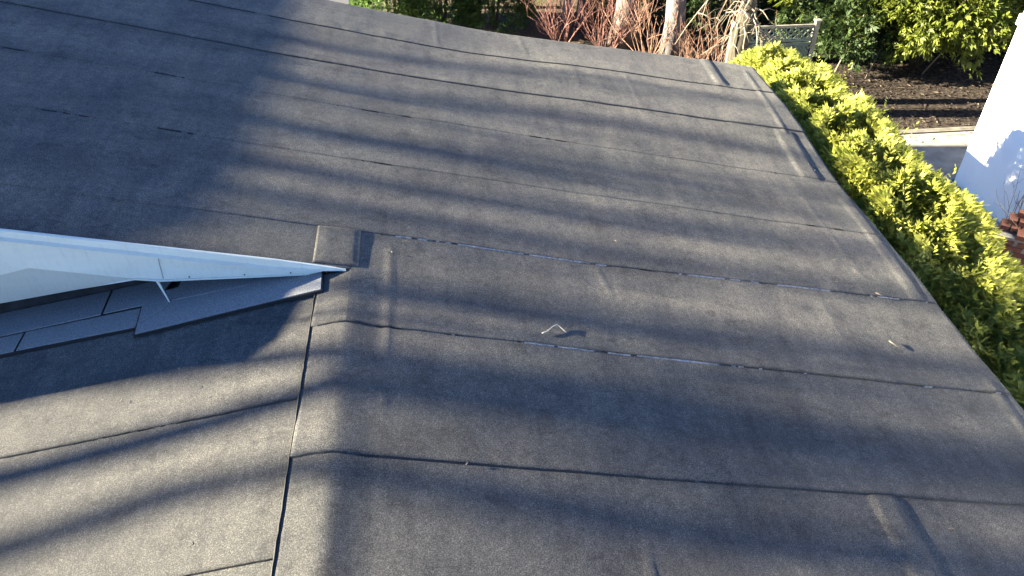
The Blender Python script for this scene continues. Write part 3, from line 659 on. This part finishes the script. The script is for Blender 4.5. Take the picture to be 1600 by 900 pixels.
for k in range(2): brick(0.02+0.115*k, -0.16, 0.775, R(90))
brick(0.02, 0.17, 0.915, 0); brick(0.20, 0.10, 0.915, R(20))
pst = empty('white_post', (-1.33,20.2,0)); tag(pst, 'white post at the top edge left of the dark evergreens', 'post')
b = MB(); b.box((0,0,0.9), (0.20,0.20,1.8)); bevel(b.build('shaft', M['white_paint'], pst), 0.01)
b = MB(); b.box((0,0,0.09), (0.22,0.22,0.18)); b.build('base', M['white_paint'], pst)
b = MB(); b.box((0,0,1.82), (0.23,0.23,0.05)); b.build('cap', M['white_paint'], pst)
fw = empty('grey_shed', (5.9,20.6,0)); tag(fw, 'grey boarded shed wall behind the bare trunks', 'shed')
b = MB(); b.box((0,1.0,1.5), (6.4,1.9,3.0)); b.build('wall', M['dark_wood'], fw)
for k in range(13):
    b = MB(); b.box((0,0.02,0.32+k*0.21), (6.4,0.03,0.20), Matrix.Rotation(R(5), 3, 'X')); b.build('board', M['siding'], fw)
b = MB(); b.prism([(-3.4,-0.3,2.95),(-3.4,2.3,2.95),(-3.4,1.0,4.0)], (6.8,0,0)); b.build('roof', M['shingle'], fw)
# bark chips and fallen leaves
b = MB(); r = np.random.default_rng(9)
for i in range(5200):
    x = r.uniform(4.6, 14.5); y = r.uniform(12.2, 18.4); s = r.uniform(0.02, 0.055)
    b.box((x, y, 0.03+r.uniform(0, .012)), (s, s*.45, 0.008), Matrix.Rotation(r.uniform(0, 6.3), 3, 'Z') @ Matrix.Rotation(r.normal()*.35, 3, 'X'))
tag(b.build('bark_chips', M['chip']), 'brown bark chips covering the planting bed', 'mulch', kind='stuff')
b = MB()
for i in range(2600):
    x = r.uniform(-2, 14.5); y = r.uniform(11.5, 20); s = r.uniform(0.025, 0.06); rot = Matrix.Rotation(r.uniform(0, 6.3), 3, 'Z') @ Matrix.Rotation(r.normal()*.4, 3, 'X')
    c = Vector((x, y, 0.045)); b.add([c+rot @ Vector(p) for p in ((-s,0,0),(0,-s*.4,0.006),(s,0,0),(0,s*.4,0.006))], [(0,1,2,3)])
tag(b.build('leaf_litter', M['litter']), 'dry fallen leaves strewn over the back yard', 'leaves', kind='stuff')

# ------------------------------------------------------------------ bare trees left of the house; their trunks stripe the roof with shade
TREES = [  # (y, height above the ridge) of points on the trunk at x = -11, radius, distance pushed towards the sun
    ([(3.14,2.92),(3.36,3.3),(3.42,3.66),(3.36,3.72),(3.31,3.79),(3.26,3.91),(3.25,4.08)], 0.085, 12.0, 'nearest the camera'),
    ([(3.57,2.82),(3.72,3.22),(3.87,3.58),(3.96,3.69),(4.00,3.80),(3.97,3.94),(3.90,4.19)], 0.095, 11.0, 'second from the camera'),
    ([(4.20,2.87),(4.20,3.25),(4.19,3.60),(4.15,3.69),(4.14,3.78),(4.10,3.94),(4.06,4.19)], 0.09, 12.0, 'close behind the second'),
    ([(4.70,3.0),(4.78,3.69),(4.80,3.79),(4.93,3.92),(4.97,4.1),(4.86,4.27)], 0.068, 16.0, 'third from the camera'),
    ([(5.50,3.1),(5.54,3.56),(5.54,3.69),(5.51,3.82),(5.56,3.94),(5.65,4.1)], 0.060, 17.0, 'fourth from the camera'),
    ([(5.92,3.1),(5.94,3.61),(5.92,3.71),(5.92,3.83),(6.06,3.99),(6.16,4.17),(6.22,4.26)], 0.076, 15.0, 'fifth from the camera'),
    ([(6.30,3.1),(6.45,3.55),(6.58,3.68),(6.68,3.84),(6.87,4.02),(7.02,4.18)], 0.060, 17.0, 'sixth from the camera, leaning'),
    ([(7.30,3.1),(7.38,3.58),(7.42,3.70),(7.60,3.82),(7.70,3.93),(7.73,4.13)], 0.070, 15.0, 'seventh from the camera'),
    ([(8.15,3.2),(8.24,3.61),(8.34,3.71),(8.45,3.83),(8.66,3.95)], 0.045, 8.0, 'farthest from the camera, the thinnest')]
for ti, (pts, rad, off, lb) in enumerate(TREES):
    r = np.random.default_rng(900+ti)
    P = [Vector((-11, y, z+ZR))-SUN*off for y, z in pts]
    x0 = P[0].x; base = Vector((x0, pts[0][0]-0.25+r.normal()*.1, 0))
    t = empty('bare_tree', base); tag(t, 'bare tree left of the house, '+lb, 'tree', 'bare trees on the sunny side of the house')
    low = [base.lerp(P[0], k)+Vector((0, r.normal()*.03, 0)) for k in (0.0, 0.04, 0.3, 0.65)]
    up_ = [P[-1]+Vector((r.normal()*.1, r.normal()*.12, 0.8)), P[-1]+Vector((r.normal()*.3, r.normal()*.3, 2.0)), P[-1]+Vector((r.normal()*.5, r.normal()*.5, 3.6))]
    A = low+P+up_; n = len(A)
    b = MB(); b.tube([p-base for p in A], [rad*(1.9 if i == 0 else 1.35-0.35*i/3 if i < 4 else 1.0 if i < n-3 else (0.8, 0.5, 0.2)[i-n+3]) for i in range(n)], 9); b.build('trunk', M['bark_dark'], t, True)
    for k in range(9 if ti > 2 else 30 if ti == 0 else 20):
        s = (A[4].lerp(A[-2], r.uniform(0.0, 1.0)) if k > 3 else P[int(r.integers(0, len(P)))]) if ti > 2 else P[int(r.integers(3, len(P)))]+Vector((0, 0, r.uniform(0, .1)))
        d = Vector((r.normal()*.7, r.normal()*.38, r.uniform(.5, 1.2))).normalized(); L = r.uniform(.7, 1.9); rr = rad*r.uniform(.14, .32)
        if ti < 3: d = Vector((r.normal()*.6, r.normal()*.6, r.uniform(.05, .45))).normalized(); L = r.uniform(.4, 1.1)
        q = [s, s+d*L*.35+Vector((0,0,.03)), s+d*L*.7+Vector((r.normal()*.06, r.normal()*.06, .1)), s+d*L+Vector((r.normal()*.1, r.normal()*.1, .25))]
        b = MB(); b.tube([p-base for p in q], [rr, rr*.8, rr*.55, rr*.2], 6)
        for m in range(4):
            e = (d+Vector((r.normal()*.6, r.normal()*.4, r.normal()*.4))).normalized()*r.uniform(.3, .8); g = q[1].lerp(q[3], r.uniform(0, 1))
            b.tube([g-base, g+e*.5-base, g+e+Vector((0,0,.06))-base], [rr*.4, rr*.28, rr*.1], 4)
        b.build('branch', M['bark_dark'], t, True)

SAP = np.random.default_rng(4242)  # unseen saplings added to lay faint, soft shade over the roof
for ti, y0 in enumerate([1.6, 2.0, 4.42, 4.62, 5.15, 5.32, 6.45, 6.95, 4.3, 5.75, 7.2]):
    r = np.random.default_rng(1200+ti); off = 9.0+r.uniform(0, 6) if ti < 8 else r.uniform(-1.0, 0.5)
    base = Vector((-11, y0-0.15, 0))-SUN*off; base.z = 0
    t = empty('added_sapling', base); tag(t, 'thin bare sapling added to shade the roof, number %s counted from the camera' % ('one two three four five six seven eight nine ten eleven'.split()[ti]), 'tree', 'saplings added on the sunny side to shade the roof')
    H = 6.6+off*0.33; rad = r.uniform(0.035, 0.060) if ti < 8 else 0.022; A = [Vector((r.normal()*.05*k, (0.3*k/8)+r.normal()*.05, H*k/8+(1.2 if k == 8 else 0))) for k in range(9)]
    b = MB(); b.tube(A, [rad*(1.5 if k == 0 else 1.1-0.08*k) for k in range(9)], 7); b.build('trunk', M['bark_dark'], t, True)
    b = MB()
    for k in range(26):
        s_ = A[6].lerp(A[8], r.uniform(-0.5, 1.0)); d = Vector((r.normal()*.7, r.normal()*.45, r.uniform(.25, 1.1))).normalized(); L = r.uniform(.5, 1.6); rr = rad*r.uniform(.15, .38)
        b.tube([s_, s_+d*L*.5+Vector((0,0,.04)), s_+d*L+Vector((0,0,.18))], [rr, rr*.7, rr*.25], 4)
    tw = b.build('twigs', M['bark_dark'], t, True); tw['kind'] = 'stuff'
